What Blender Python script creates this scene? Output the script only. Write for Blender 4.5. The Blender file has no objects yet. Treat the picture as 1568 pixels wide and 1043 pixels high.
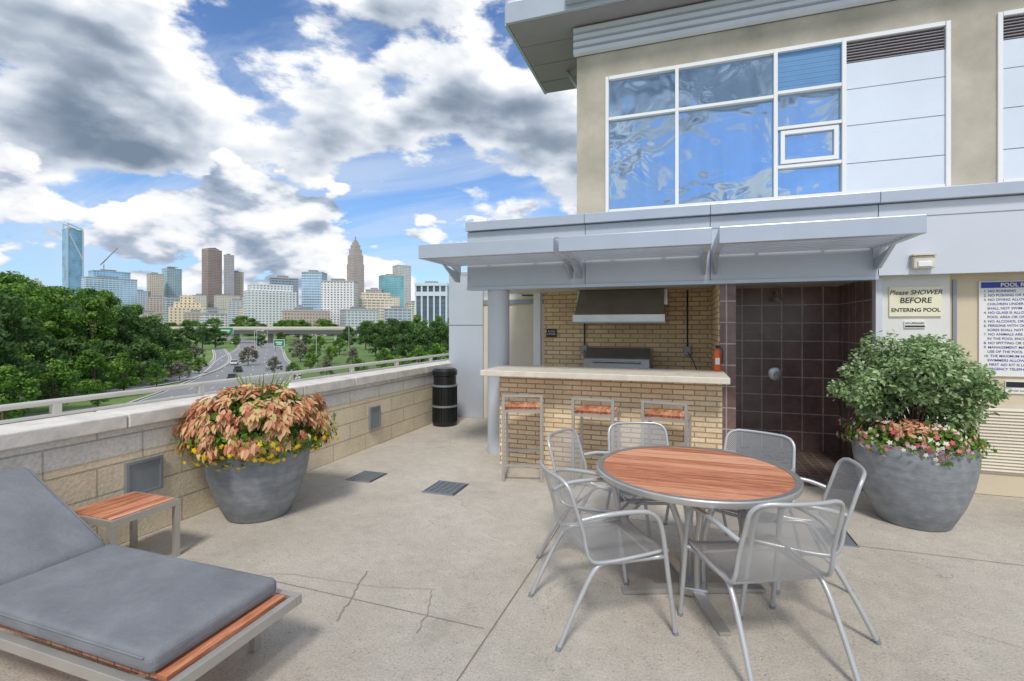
import bpy, math, random
import numpy as np
from mathutils import Vector, Matrix
random.seed(7); rng=np.random.default_rng(7)
scene=bpy.context.scene
COL=scene.collection
HEAD=math.radians(18.94); CS,SN=math.cos(HEAD),math.sin(HEAD)
def site(lat,d,z=0.0):
    return (lat*CS-d*SN, lat*SN+d*CS, z)

# ---------------------------------------------------------------- materials
class NT:
    def __init__(s,mat):
        mat.use_nodes=True; s.t=mat.node_tree; s.t.nodes.clear()
    def n(s,typ,props=None,**ins):
        nd=s.t.nodes.new(typ)
        for k,v in (props or {}).items(): setattr(nd,k,v)
        for k,v in ins.items():
            key=k.replace('_',' ')
            s.set(nd.inputs[key],v)
        return nd
    def set(s,sock,v):
        if isinstance(v,bpy.types.NodeSocket): s.t.links.new(v,sock)
        elif isinstance(v,bpy.types.Node): s.t.links.new(v.outputs[0],sock)
        else:
            if isinstance(v,(tuple,list)) and len(v)==3 and sock.type=='RGBA': v=(*v,1)
            sock.default_value=v
    def m(s,op,a,b=0.0,c=0.0,clamp=False):
        nd=s.t.nodes.new('ShaderNodeMath'); nd.operation=op; nd.use_clamp=clamp
        s.set(nd.inputs[0],a); s.set(nd.inputs[1],b); s.set(nd.inputs[2],c); return nd.outputs[0]
    def mix(s,f,a,b,blend='MIX'):
        nd=s.t.nodes.new('ShaderNodeMix'); nd.data_type='RGBA'; nd.blend_type=blend
        s.set(nd.inputs[0],f); s.set(nd.inputs[6],a); s.set(nd.inputs[7],b); return nd.outputs[2]
    def ramp(s,f,stops,interp='LINEAR'):
        nd=s.t.nodes.new('ShaderNodeValToRGB'); cr=nd.color_ramp; cr.interpolation=interp
        while len(cr.elements)<len(stops): cr.elements.new(0.5)
        for e,(p,c) in zip(cr.elements,stops):
            e.position=p; e.color=(*c,1) if len(c)==3 else c
        s.set(nd.inputs[0],f); return nd.outputs[0]
    def smooth(s,v,a,b):
        nd=s.t.nodes.new('ShaderNodeMapRange'); nd.interpolation_type='SMOOTHSTEP'
        s.set(nd.inputs[0],v); s.set(nd.inputs[1],a); s.set(nd.inputs[2],b); s.set(nd.inputs[3],0.0); s.set(nd.inputs[4],1.0)
        return nd.outputs[0]
    def noise(s,vec,scale,detail=4,rough=0.55,dist=0.0):
        nd=s.n('ShaderNodeTexNoise',None,Vector=vec,Scale=scale,Detail=detail,Roughness=rough,Distortion=dist); return nd.outputs[0]
    def obj(s): return s.n('ShaderNodeTexCoord').outputs['Object']
    def scale(s,vec,sc):
        nd=s.n('ShaderNodeVectorMath',{'operation':'MULTIPLY'}); s.set(nd.inputs[0],vec); nd.inputs[1].default_value=sc; return nd.outputs[0]
    def wallco(s):
        sp=s.n('ShaderNodeSeparateXYZ',None,Vector=s.obj())
        return s.n('ShaderNodeCombineXYZ',None,X=s.m('ADD',sp.outputs[0],sp.outputs[1]),Y=sp.outputs[2]).outputs[0], sp
    def out(s,col,rough=0.6,metal=0.0,bump=None,bs=0.3,bd=0.01,spec=None,shader=None):
        if shader is None:
            p=s.n('ShaderNodeBsdfPrincipled'); s.set(p.inputs['Base Color'],col); s.set(p.inputs['Roughness'],rough); s.set(p.inputs['Metallic'],metal)
            if spec is not None: s.set(p.inputs['Specular IOR Level'],spec)
            if bump is not None:
                b=s.n('ShaderNodeBump',None,Strength=bs,Distance=bd,Height=bump); s.set(p.inputs['Normal'],b)
            shader=p.outputs[0]
        o=s.n('ShaderNodeOutputMaterial'); s.set(o.inputs[0],shader)
def newmat(name):
    m=bpy.data.materials.new(name); return m,NT(m)
def mat(name,col,rough=0.6,metal=0.0,var=0.12,vs=3.0,bs=0.1,bumpscale=60,spec=None):
    m,t=newmat(name); co=t.obj()
    n=t.noise(co,vs,6,0.6); n2=t.noise(co,bumpscale,3)
    f=t.m('ADD',t.m('MULTIPLY',t.m('SUBTRACT',n,0.5),var*4),1.0)
    c=t.mix(1.0,col,t.n('ShaderNodeCombineXYZ',None,X=f,Y=f,Z=f).outputs[0],'MULTIPLY')
    r=t.m('ADD',rough,t.m('MULTIPLY',t.m('SUBTRACT',n2,0.5),0.15))
    t.out(c,r,metal,n2,bs,0.004,spec); return m
def brick(name,c1,c2,mortar,w,h,ms,offset=0.5,rough=0.85,bs=0.6,dirt=0.25,squash=1.0,nz=40):
    m,t=newmat(name); co,sp=t.wallco()
    b=t.n('ShaderNodeTexBrick',{'offset':offset,'squash':squash},Vector=co,Color1=c1,Color2=c2,Mortar=mortar,Scale=1.0)
    b.inputs['Mortar Size'].default_value=ms; b.inputs['Brick Width'].default_value=w; b.inputs['Row Height'].default_value=h
    b.inputs['Mortar Smooth'].default_value=0.15
    n=t.noise(t.obj(),2.2,6,0.65); nf=t.noise(t.obj(),nz,4,0.6)
    f=t.m('ADD',1.0,t.m('MULTIPLY',t.m('ADD',t.m('SUBTRACT',n,0.5),t.m('MULTIPLY',t.m('SUBTRACT',nf,0.5),0.9)),dirt*2.2))
    c=t.mix(1.0,b.outputs[0],t.n('ShaderNodeCombineXYZ',None,X=f,Y=f,Z=f).outputs[0],'MULTIPLY')
    hgt=t.m('ADD',t.m('MULTIPLY',b.outputs[1],-1.0),t.m('MULTIPLY',nf,0.6))
    t.out(c,rough,0,hgt,bs,0.008); return m
def foliage(name,stops,clump=1.0,trans=0.3,clumpamt=0.5):
    m,t=newmat(name)
    g=t.n('ShaderNodeNewGeometry'); r=g.outputs['Random Per Island']
    n=t.noise(t.obj(),clump,3,0.6)
    v=t.m('ADD',t.m('MULTIPLY',r,1-clumpamt),t.m('MULTIPLY',t.smooth(n,0.3,0.7),clumpamt))
    c=t.ramp(v,stops)
    d=t.n('ShaderNodeBsdfPrincipled'); t.set(d.inputs['Base Color'],c); d.inputs['Roughness'].default_value=0.6; d.inputs['Specular IOR Level'].default_value=0.25
    tr=t.n('ShaderNodeBsdfTranslucent'); t.set(tr.inputs[0],c)
    mx=t.n('ShaderNodeMixShader'); mx.inputs[0].default_value=trans
    t.set(mx.inputs[1],d.outputs[0]); t.set(mx.inputs[2],tr.outputs[0])
    t.out(None,shader=mx.outputs[0]); return m

# ---------------------------------------------------------------- geometry helpers
class Group:
    def __init__(s,name,loc=(0,0,0),rot=0.0,local=False):
        s.e=bpy.data.objects.new(name,None); COL.objects.link(s.e); s.e.location=loc; s.e.rotation_euler=(0,0,rot); s.e.empty_display_size=0.2
        s.off=Vector((0,0,0)) if local else Vector(loc)
def addobj(name,data,parent=None):
    o=bpy.data.objects.new(name,data); COL.objects.link(o)
    if isinstance(parent,Group): o.parent=parent.e
    elif parent: o.parent=parent
    return o
def mesh(name,vs,fs,m,parent=None,smooth=False,off=None):
    off=parent.off if isinstance(parent,Group) else Vector((0,0,0))
    me=bpy.data.meshes.new(name); me.from_pydata([tuple(Vector(v)-off) for v in vs],[],fs); me.update()
    if m: 
        for mm in (m if isinstance(m,list) else [m]): me.materials.append(mm)
    if smooth: me.polygons.foreach_set('use_smooth',[True]*len(me.polygons))
    return addobj(name,me,parent)
def bevel(o,w,seg=2):
    b=o.modifiers.new('bevel','BEVEL'); b.width=w; b.segments=seg; b.limit_method='ANGLE'; return o
def box(name,x0,x1,y0,y1,z0,z1,m,parent=None,bv=0,seg=2):
    vs=[(x,y,z) for z in (z0,z1) for y in (y0,y1) for x in (x0,x1)]
    fs=[(0,2,3,1),(4,5,7,6),(0,1,5,4),(2,6,7,3),(0,4,6,2),(1,3,7,5)]
    o=mesh(name,vs,fs,m,parent)
    if bv: bevel(o,bv,seg)
    return o
def prism_y(name,prof,y0,y1,m,parent=None,bv=0,seg=2):
    n=len(prof); vs=[(p[0],y0,p[1]) for p in prof]+[(p[0],y1,p[1]) for p in prof]
    fs=[tuple(range(n)),tuple(reversed(range(n,2*n)))]+[(i,i+n,(i+1)%n+n,(i+1)%n) for i in range(n)]
    o=mesh(name,vs,fs,m,parent)
    if bv: bevel(o,bv,seg)
    return o
def prism_x(name,prof,x0,x1,m,parent=None,bv=0):
    n=len(prof); vs=[(x0,p[0],p[1]) for p in prof]+[(x1,p[0],p[1]) for p in prof]
    fs=[tuple(range(n)),tuple(reversed(range(n,2*n)))]+[(i,i+n,(i+1)%n+n,(i+1)%n) for i in range(n)]
    o=mesh(name,vs,fs,m,parent)
    if bv: bevel(o,bv)
    return o
def lathe(name,prof,c,m,parent=None,seg=48,smooth=True,caps=True):
    vs=[];fs=[]
    for r,z in prof:
        for i in range(seg):
            a=2*math.pi*i/seg; vs.append((c[0]+r*math.cos(a),c[1]+r*math.sin(a),c[2]+z))
    for j in range(len(prof)-1):
        for i in range(seg):
            k=(i+1)%seg; fs.append((j*seg+i,j*seg+k,(j+1)*seg+k,(j+1)*seg+i))
    if caps:
        fs.append(tuple(reversed(range(seg)))); fs.append(tuple(range((len(prof)-1)*seg,len(prof)*seg)))
    o=mesh(name,vs,fs,m,parent,smooth)
    if smooth:
        e=o.modifiers.new('es','EDGE_SPLIT'); e.split_angle=math.radians(40)
    return o
def cr(pts,k=6,closed=False):
    P=[Vector(p) for p in pts]; n=len(P); out=[]
    rngi=range(n) if closed else range(n-1)
    for i in rngi:
        p0=P[(i-1)%n] if closed or i>0 else P[0]; p1=P[i]; p2=P[(i+1)%n]; p3=P[(i+2)%n] if closed or i+2<n else P[-1]
        for j in range(k):
            t=j/k; out.append(0.5*((2*p1)+(p2-p0)*t+(2*p0-5*p1+4*p2-p3)*t*t+(3*p1-p0-3*p2+p3)*t**3))
    if not closed: out.append(P[-1])
    return out
def tube(name,pts,r,m,parent=None,smooth=False,closed=False,res=3):
    off=parent.off if isinstance(parent,Group) else Vector((0,0,0))
    if smooth: pts=cr(pts,6,closed)
    c=bpy.data.curves.new(name,'CURVE'); c.dimensions='3D'; c.bevel_depth=r; c.bevel_resolution=res; c.use_fill_caps=True
    sp=c.splines.new('POLY'); sp.points.add(len(pts)-1)
    for q,p in zip(sp.points,pts): q.co=(*(Vector(p)-off),1)
    sp.use_cyclic_u=closed; sp.use_smooth=True
    c.materials.append(m); return addobj(name,c,parent)
def text(body,size,x,y,z,m,parent,align='CENTER',shear=0.0,bold=0.0,spacing=1.0):
    c=bpy.data.curves.new('lettering','FONT'); c.body=body; c.size=size; c.align_x=align; c.shear=shear; c.offset=bold; c.space_line=spacing
    c.materials.append(m); o=addobj('lettering',c,parent); o.location=Vector((x,y,z))-parent.off; o.rotation_euler=(math.pi/2,0,0); return o
def scatter(name,T,F,pos,nrm,fwd,scale,m,parent=None):
    nrm=nrm/np.linalg.norm(nrm,axis=1,keepdims=True)
    fwd=fwd-nrm*np.sum(fwd*nrm,axis=1,keepdims=True); fwd/= (np.linalg.norm(fwd,axis=1,keepdims=True)+1e-9)
    side=np.cross(fwd,nrm); T=np.array(T,float); k=len(T); n=len(pos)
    V=pos[:,None,:]+scale[:,None,None]*(T[None,:,0:1]*side[:,None,:]+T[None,:,1:2]*fwd[:,None,:]+T[None,:,2:3]*nrm[:,None,:])
    if isinstance(parent,Group): V=V-np.array(parent.off)
    V=V.reshape(-1,3)
    loops=np.concatenate([np.array(f) for f in F]); tot=np.array([len(f) for f in F])
    LI=(np.arange(n)[:,None]*k+loops[None,:]).ravel(); TOT=np.tile(tot,n); ST=np.concatenate([[0],np.cumsum(TOT)[:-1]])
    me=bpy.data.meshes.new(name); me.vertices.add(len(V)); me.vertices.foreach_set('co',V.ravel().astype(np.float32))
    me.loops.add(len(LI)); me.loops.foreach_set('vertex_index',LI.astype(np.int32))
    me.polygons.add(len(TOT)); me.polygons.foreach_set('loop_start',ST.astype(np.int32)); me.polygons.foreach_set('loop_total',TOT.astype(np.int32))
    me.update(calc_edges=True); me.validate(); me.materials.append(m)
    if parent=='DATA': return me
    return addobj(name,me,parent)
LEAF=[(0,0,0),(.28,.35,.05),(.22,.7,.03),(0,1,-.06),(-.22,.7,.03),(-.28,.35,.05),(0,.5,-.03)]
LEAFF=[(0,1,6),(1,2,6),(2,3,6),(3,4,6),(4,5,6),(5,0,6)]
LEAFN=[(x*.72,y,z-.10*y*y) for x,y,z in LEAF]
QUAD=[(-.5,-.35,0),(.45,-.5,.05),(.55,.4,0),(-.35,.5,.06)]; QF=[(0,1,2,3)]
FLW=[(0,0,.06)]+[(math.cos(a)*(.5 if i%2 else .28),math.sin(a)*(.5 if i%2 else .28),0) for i,a in enumerate(np.linspace(0,2*math.pi,10,endpoint=False))]
FLF=[(0,i+1,(i+1)%10+1) for i in range(10)]
def rdir(n):
    v=rng.normal(size=(n,3)); return v/np.linalg.norm(v,axis=1,keepdims=True)

# ---------------------------------------------------------------- materials list
def m_concrete():
    m,t=newmat('terrace_concrete'); co=t.obj()
    a=t.noise(co,0.7,8,0.65,0.5); b=t.noise(co,9,6,0.7); c=t.noise(co,85,5,0.8)
    base=t.ramp(a,[(0.25,(.42,.38,.32)),(0.5,(.52,.475,.41)),(0.75,(.61,.565,.495))])
    f=t.m('ADD',0.05,t.m('ADD',t.m('MULTIPLY',b,0.46),t.m('MULTIPLY',c,1.45)))
    col=t.mix(1.0,base,t.n('ShaderNodeCombineXYZ',None,X=f,Y=f,Z=f).outputs[0],'MULTIPLY')
    v=t.n('ShaderNodeTexVoronoi',None,Vector=co,Scale=42.0).outputs[0]
    sp=t.m('MULTIPLY',t.m('SUBTRACT',1.0,t.smooth(v,0.10,0.32)),t.smooth(t.noise(co,5,4,.7),0.40,0.60))
    col=t.mix(t.m('MULTIPLY',sp,0.6),col,(.20,.18,.155))
    st=t.smooth(t.noise(co,1.4,8,.72,.6),.52,.70); col=t.mix(t.m('MULTIPLY',st,.38),col,(.27,.24,.20))
    # fine hairline crazing
    wc=t.n('ShaderNodeVectorMath',{'operation':'ADD'}); t.set(wc.inputs[0],co); t.set(wc.inputs[1],t.scale(t.n('ShaderNodeTexNoise',None,Vector=co,Scale=3.0,Detail=5.0).outputs[1],(.5,.5,.5)))
    e=t.n('ShaderNodeTexVoronoi',{'feature':'DISTANCE_TO_EDGE'},Vector=wc.outputs[0],Scale=.9).outputs[0]
    hair=t.m('MULTIPLY',t.m('SUBTRACT',1.0,t.smooth(e,.0005,.005)),t.smooth(t.noise(co,.9,3),.5,.62))
    col=t.mix(t.m('MULTIPLY',hair,.5),col,(.16,.14,.12))
    t.out(col,0.9,0,t.m('ADD',c,t.m('MULTIPLY',b,1.2)),0.9,0.008); return m
M_conc=m_concrete()
M_joint=mat('joint_dark',(.22,.19,.16),0.9)
M_crack=mat('crack_dark',(.30,.265,.225),0.9)
M_cap=mat('cap_stone',(.68,.65,.60),0.85,var=.22,vs=6,bs=.5)
M_block_hi=brick('split_block_grey',(.60,.58,.54),(.65,.63,.58),(.40,.38,.34),.62,.2,.006,bs=.9,dirt=.32)
M_block=brick('split_block_buff',(.74,.64,.47),(.67,.59,.44),(.46,.40,.30),.62,.2,.006,bs=1.0,dirt=.32)
M_brick=brick('buff_brick',(.88,.71,.48),(.72,.54,.34),(.36,.29,.20),.21,.053,.0065,dirt=.3)
M_brickb=brick('tan_brick',(.86,.65,.40),(.70,.51,.30),(.38,.29,.18),.21,.065,.0075,dirt=.25)
M_tile=brick('brown_tile',(.17,.108,.10),(.215,.14,.13),(.46,.39,.37),.235,.235,.007,offset=0.0,rough=.25,bs=.3,dirt=.5,nz=8)
def m_floor_tile():
    m,t=newmat('floor_tile_brown')
    b=t.n('ShaderNodeTexBrick',{'offset':0.0},Vector=t.obj(),Color1=(.14,.10,.088),Color2=(.19,.13,.11),Mortar=(.34,.30,.27),Scale=1.0)
    b.inputs['Mortar Size'].default_value=.005; b.inputs['Brick Width'].default_value=.12; b.inputs['Row Height'].default_value=.12
    t.out(b.outputs[0],t.m('MULTIPLY',t.noise(t.obj(),5,4),.6)); return m
M_ftile=m_floor_tile()
M_panel=mat('metal_panel',(.53,.57,.64),.38,.15,var=.06,vs=1.2,bs=.02)
M_panel2=mat('metal_panel_light',(.63,.67,.74),.35,.12,var=.06,vs=1.0,bs=.02)
M_alu=mat('aluminium_fascia',(.48,.53,.61),.32,.35,var=.06,vs=2,bs=.02)
M_soffit=mat('roof_soffit',(.31,.29,.32),.6,.05,var=.05)
M_soffit2=mat('bar_soffit',(.74,.70,.65),.7,0,var=.05)
M_stucco=mat('stucco',(.47,.435,.37),.95,0,var=.25,vs=1.6,bs=1.0,bumpscale=90)
M_stucco2=mat('stucco_light',(.70,.64,.52),.9,0,var=.08,vs=2,bs=.3)
M_cream=mat('painted_wall_cream',(.74,.74,.72),.8,0,var=.05,vs=2,bs=.2)
M_white=mat('window_frame_white',(.80,.82,.85),.4,0,var=.03)
M_wpanel=mat('spandrel_panel',(.68,.75,.85),.3,.1,var=.07,vs=1)
M_steel=mat('brushed_steel',(.56,.56,.55),.33,.75,var=.08,vs=5,bs=.05)
M_frame=mat('furniture_frame',(.48,.455,.42),.4,.5,var=.08,vs=5)
M_chair=mat('chair_metal',(.52,.53,.54),.38,.45,var=.08,vs=6)
M_dark=mat('dark_metal',(.03,.03,.032),.4,.5,var=.2)
M_hood=mat('hood_dark_steel',(.30,.29,.27),.3,.6,var=.15)
M_counter=mat('counter_stone',(.68,.63,.53),.5,0,var=.15,vs=8,bs=.1)
M_col=mat('painted_column',(.60,.63,.68),.45,.1,var=.04)
M_black=mat('black_plastic',(.014,.014,.015),.35,0,var=.2)
M_vent=mat('vent_grey',(.28,.31,.34),.45,.4,var=.1)
M_orange=mat('extinguisher_red',(.75,.12,.02),.35,0,var=.05)
M_signw=mat('sign_white',(.80,.80,.77),.5,0,var=.02)
M_signc=mat('sign_cream',(.82,.79,.60),.5,0,var=.02)
M_ink=mat('sign_ink',(.015,.015,.02),.6,0,var=.02)
M_blue=mat('sign_blue',(.03,.05,.35),.5,0,var=.02)
M_rail=mat('rail_steel',(.62,.60,.56),.4,.3,var=.1)
def m_glass():
    m,t=newmat('reflective_glass'); co=t.obj()
    n=t.noise(co,1.4,2,.5,0.6)
    b=t.n('ShaderNodeBump',None,Strength=.45,Distance=.05,Height=n)
    g=t.n('ShaderNodeBsdfGlossy',None,Color=(.52,.68,.86),Roughness=.015); t.set(g.inputs['Normal'],b)
    d=t.n('ShaderNodeBsdfPrincipled'); t.set(d.inputs['Base Color'],t.ramp(t.noise(t.scale(co,(7,1,.4)),1,3),[(.35,(.015,.04,.07)),(.6,(.07,.12,.18))]))
    mx=t.n('ShaderNodeMixShader'); mx.inputs[0].default_value=.66
    t.set(mx.inputs[1],d.outputs[0]); t.set(mx.inputs[2],g.outputs[0]); t.out(None,shader=mx.outputs[0]); return m
M_glass=m_glass()
def m_wood(name,axis=1,w=.07,sat=1.0):
    m,t=newmat(name); co=t.obj(); sp=t.n('ShaderNodeSeparateXYZ',None,Vector=co)
    grain=t.noise(t.scale(co,(3,45,20) if axis==1 else (45,3,20)),1.0,7,.75,1.0)
    idx=t.m('FLOOR',t.m('DIVIDE',sp.outputs[axis],w))
    pl=t.n('ShaderNodeTexWhiteNoise',{'noise_dimensions':'1D'}); t.set(pl.inputs['W'],idx)
    v=t.m('ADD',t.m('MULTIPLY',grain,.85),t.m('MULTIPLY',pl.outputs[0],.20))
    c=t.ramp(v,[(.30,(.20,.06,.03)),(.46,(.54,.20,.10)),(.60,(.72,.35,.21)),(.78,(.74,.53,.40))])
    t.out(c,.5,0,grain,.15,.003); return m
M_woody=m_wood('teak_planks',1,.1); M_woodx=m_wood('teak_slats',0)
def m_cushion():
    m,t=newmat('grey_cushion'); co=t.obj()
    n=t.noise(co,4,4,.55,.2); f=t.noise(co,350,2); s=t.noise(co,2.2,6,.7)
    c=t.ramp(t.m('ADD',t.m('MULTIPLY',n,.25),t.m('ADD',t.m('MULTIPLY',f,.35),t.m('MULTIPLY',s,.4))),[(.35,(.14,.15,.17)),(.65,(.265,.275,.30))])
    t.out(c,.9,0,t.m('ADD',t.m('MULTIPLY',n,3.0),t.m('MULTIPLY',f,.2)),.6,.014); return m
M_cush=m_cushion()
def m_pot():
    m,t=newmat('planter_fibreglass'); co=t.obj()
    n=t.noise(t.scale(co,(1,1,6)),2.5,8,.7); n2=t.noise(co,14,5,.6)
    c=t.ramp(t.m('ADD',t.m('MULTIPLY',n,.6),t.m('MULTIPLY',n2,.4)),[(.3,(.15,.17,.195)),(.5,(.24,.26,.285)),(.7,(.37,.39,.41))])
    t.out(c,.55,0,n2,.2,.004); return m
M_pot=m_pot()
def m_mesh():
    m,t=newmat('perforated_chair_mesh'); uv=t.n('ShaderNodeTexCoord').outputs['UV']; sp=t.n('ShaderNodeSeparateXYZ',None,Vector=uv)
    k=2*math.pi/.0185
    a=t.m('SINE',t.m('MULTIPLY',t.m('ADD',sp.outputs[0],sp.outputs[1]),k*.7)); b=t.m('SINE',t.m('MULTIPLY',t.m('SUBTRACT',sp.outputs[0],sp.outputs[1]),k*.7))
    hole=t.m('GREATER_THAN',t.m('MULTIPLY',t.m('ABSOLUTE',a),t.m('ABSOLUTE',b)),.34)
    d=t.n('ShaderNodeBsdfPrincipled',None,Metallic=.3,Roughness=.4); d.inputs['Base Color'].default_value=(.46,.47,.48,1)
    tr=t.n('ShaderNodeBsdfTransparent'); mx=t.n('ShaderNodeMixShader'); t.set(mx.inputs[0],hole); t.set(mx.inputs[1],d.outputs[0]); t.set(mx.inputs[2],tr.outputs[0])
    t.out(None,shader=mx.outputs[0]); return m
M_mesh=m_mesh()

# ---------------------------------------------------------------- terrace floor
WX=-3.88
box('terrace_floor',WX-.02,26,-32,5.75,-.3,0,M_conc)
box('terrace_floor_bar',-4.3,9,5.75,16,-.3,-.004,M_conc)
jt=Group('floor_control_joint',(0,0,0))
def strip(pts,w,z,m,par,name='joint'):
    vs=[];fs=[]
    for i,(x,y) in enumerate(pts):
        a=Vector(pts[max(i-1,0)]); b=Vector(pts[min(i+1,len(pts)-1)]); d=(b-a).normalized(); nn=Vector((-d.y,d.x))*w/2
        vs+=[(x+nn.x,y+nn.y,z),(x-nn.x,y-nn.y,z)]
        if i: fs.append((2*i-2,2*i-1,2*i+1,2*i))
    return mesh(name,vs,fs,m,par)
strip([(-.97,-6),(-.95,2),(-.92,3.1),(-.90,5.0)],.007,.004,M_joint,jt)
strip([(WX,2.44),(-.98,2.40)],.004,.004,M_joint,jt)
strip([(-.93,4.15),(8,4.3)],.005,.0045,M_joint,jt)
ck=Group('floor_crack',(0,0,0))
def crack(pts,w):
    out=[]
    for i in range(len(pts)-1):
        for j in range(8):
            t=j/8; out.append((pts[i][0]*(1-t)+pts[i+1][0]*t+random.uniform(-.009,.009),pts[i][1]*(1-t)+pts[i+1][1]*t+random.uniform(-.009,.009)))
    out.append(pts[-1]); strip(out,w,.005,M_crack,ck,'crack')
crack([(-1.93,2.72),(-1.84,2.45),(-1.76,2.2)],.008)
crack([(-1.42,2.65),(-1.33,2.42),(-1.3,2.25)],.005)
crack([(-2.9,2.3),(-2.4,2.52),(-1.8,2.56),(-1.4,2.66)],.0025)
crack([(1.4,3.2),(1.9,3.0),(2.5,3.1)],.0025)
def drain(x,y,s=.34):
    g=Group('floor_drain',(x,y,0))
    box('pan',x-s/2,x+s/2,y-s/2,y+s/2,-.02,.003,M_black,g)
    for i in range(9):
        yy=y-s/2+.02+i*(s-.04)/8; box('grate_bar',x-s/2+.015,x+s/2-.015,yy-.006,yy+.006,.003,.009,M_vent,g)
    for i in range(5):
        xx=x-s/2+.05+i*(s-.1)/4; box('grate_cross',xx-.004,xx+.004,y-s/2+.01,y+s/2-.01,.0032,.0082,M_vent,g)
    box('rim_a',x-s/2,x+s/2,y-s/2-.012,y-s/2,-.01,.010,M_vent,g); box('rim_b',x-s/2,x+s/2,y+s/2,y+s/2+.012,-.01,.010,M_vent,g)
drain(-3.15,4.42,.3); drain(-2.19,4.36,.34); drain(1.10,4.30,.26)

# ---------------------------------------------------------------- parapet wall
pw=Group('parapet_wall',(WX,2,0))
box('lower_blocks',WX-.42,WX,-32,8.6,-.3,.66,M_block,pw)
box('upper_course',WX-.415,WX+.004,-32,8.6,.66,.85,M_block_hi,pw)
y=-10
while y<8.5:
    o=box('cap_stone',WX-.46,WX+.03,y,y+.883,.85,.955+random.uniform(-.002,.002),M_cap,pw,.01); y+=.893
rl=Group('metal_railing',(WX-.37,2,1))
tube('top_rail',[(WX-.37,-10,1.06),(WX-.37,8.6,1.06)],.022,M_rail,rl)
box('base_rail',WX-.40,WX-.34,-10,8.6,.958,.975,M_rail,rl)
for yy in np.arange(-5.6,8.5,1.12): box('post',WX-.395,WX-.345,yy,yy+.05,.975,1.05,M_rail,rl)
def wallvent(y,z,w,h):
    g=Group('scupper_vent',(WX,y,z))
    box('frame_t',WX+.002,WX+.03,y-w/2,y+w/2,z+h/2-.02,z+h/2,M_vent,g); box('frame_b',WX+.002,WX+.03,y-w/2,y+w/2,z-h/2,z-h/2+.02,M_vent,g)
    box('frame_l',WX+.002,WX+.03,y-w/2,y-w/2+.02,z-h/2+.02,z+h/2-.02,M_vent,g); box('frame_r',WX+.002,WX+.03,y+w/2-.02,y+w/2,z-h/2+.02,z+h/2-.02,M_vent,g)
    box('plate',WX+.002,WX+.016,y-w/2+.02,y+w/2-.02,z-h/2+.02,z+h/2-.02,M_vent,g)
wallvent(2.62,.46,.27,.26); wallvent(5.60,.38,.23,.30)

# ---------------------------------------------------------------- building
B=Group('apartment_building',(0,0,0))
box('podium',-4.25,26,-32,16,-10,-.32,M_stucco,B)
box('annex_wall',-3.90,-3.25,7.9,12,0,2.5,M_panel,B); box('annex_joint',-3.91,-3.25,7.894,7.90,1.62,1.632,M_vent,B)
box('rear_wall',-3.25,-1.98,7.95,12,0,2.12,M_stucco2,B); box('rear_band',-3.25,-1.98,7.93,7.95,1.98,2.06,M_vent,B)
box('trim_post',-2.14,-2.03,7.25,7.36,0,2.12,M_white,B)
FY=5.70
segs=[-2.56,-1.05,.31,1.84,3.5,5.2,7,9]
for a,b in zip(segs[:-1],segs[1:]):
    box('fascia_panel',a+.004,b-.004,FY,FY+.06,2.10,2.79,M_panel2 if a>1 else M_panel,B)
    box('coping',a+.002,b-.002,FY-.06,FY+.3,2.80,2.91,M_alu,B,.004)
box('fascia_core',-2.55,9,FY+.02,FY+.14,2.11,2.80,M_vent,B)
box('fascia_joint_line',-2.56,9,FY-.004,FY-.001,2.655,2.662,M_vent,B)
box('roof_slab',-2.55,9,FY+.14,7.40,2.12,2.80,M_soffit2,B)
box('roof_slab_rear',-2.55,9,7.40,9.0,2.14,2.80,M_soffit2,B)
box('annex_roof',-3.9,-2.55,7.9,12,2.505,2.56,M_alu,B)
box('rear_wall_upper',-3.25,-2.55,7.95,12,2.12,2.5,M_panel,B)
box('soffit_edge',-2.56,1.84,FY-.01,FY+.16,2.06,2.098,M_alu,B)
lathe('column',[(.14,0),(.14,2.12)],(-2.2,5.88,0),M_col,B)
for x in (-1.2,-.3,1.2):
    lathe('recessed_downlight',[(.07,0),(.07,.006),(.05,.008)],(x,6.4,2.108),M_white,B,24)
box('bar_back_wall',-1.98,.42,7.3,7.5,0,2.12,M_brickb,B)
box('partition',.42,.58,5.86,7.5,0,2.118,M_tile,B)
box('partition_brick_end',.405,.4195,5.88,7.3,0,2.1,M_brickb,B)
box('shower_back',.58,1.92,7.2,7.4,0,2.118,M_tile,B)
box('shower_right',1.90,1.915,5.9,7.2,0,2.118,M_tile,B)
box('shower_floor',.42,1.9,5.60,7.2,-.02,.006,M_ftile,B)
box('right_wall',1.918,2.47,5.85,7.2,0,2.11,M_cream,B)
box('right_wall_trim',1.86,1.916,5.83,5.93,0,2.11,M_panel2,B)
M_beige=mat('beige_panel',(.66,.57,.42),.85,0,var=.08,vs=1)
box('right_wall_beige',2.47,9,5.88,7.2,0,2.11,M_beige,B)
box('door_reveal',2.50,2.53,5.862,5.88,0,2.05,M_vent,B); box('door_reveal_r',3.75,3.78,5.862,5.88,0,2.05,M_vent,B)
UY=7.4
def wallpart(x0,x1,z0,z1): box('upper_wall',x0,x1,UY,UY+.35,z0,z1,M_stucco,B)
wallpart(-1.49,-1.04,2.9,5.71); wallpart(-1.04,9,5.31,5.71); wallpart(3.12,3.58,2.9,5.31); wallpart(5.6,9,2.9,5.31)
box('upper_wall_under',-1.04,9,UY+.01,UY+.3,2.8,3.33,M_stucco,B)
box('upper_mass',-1.48,9,UY+.35,14,2.8,6.14,M_stucco,B)
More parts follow.
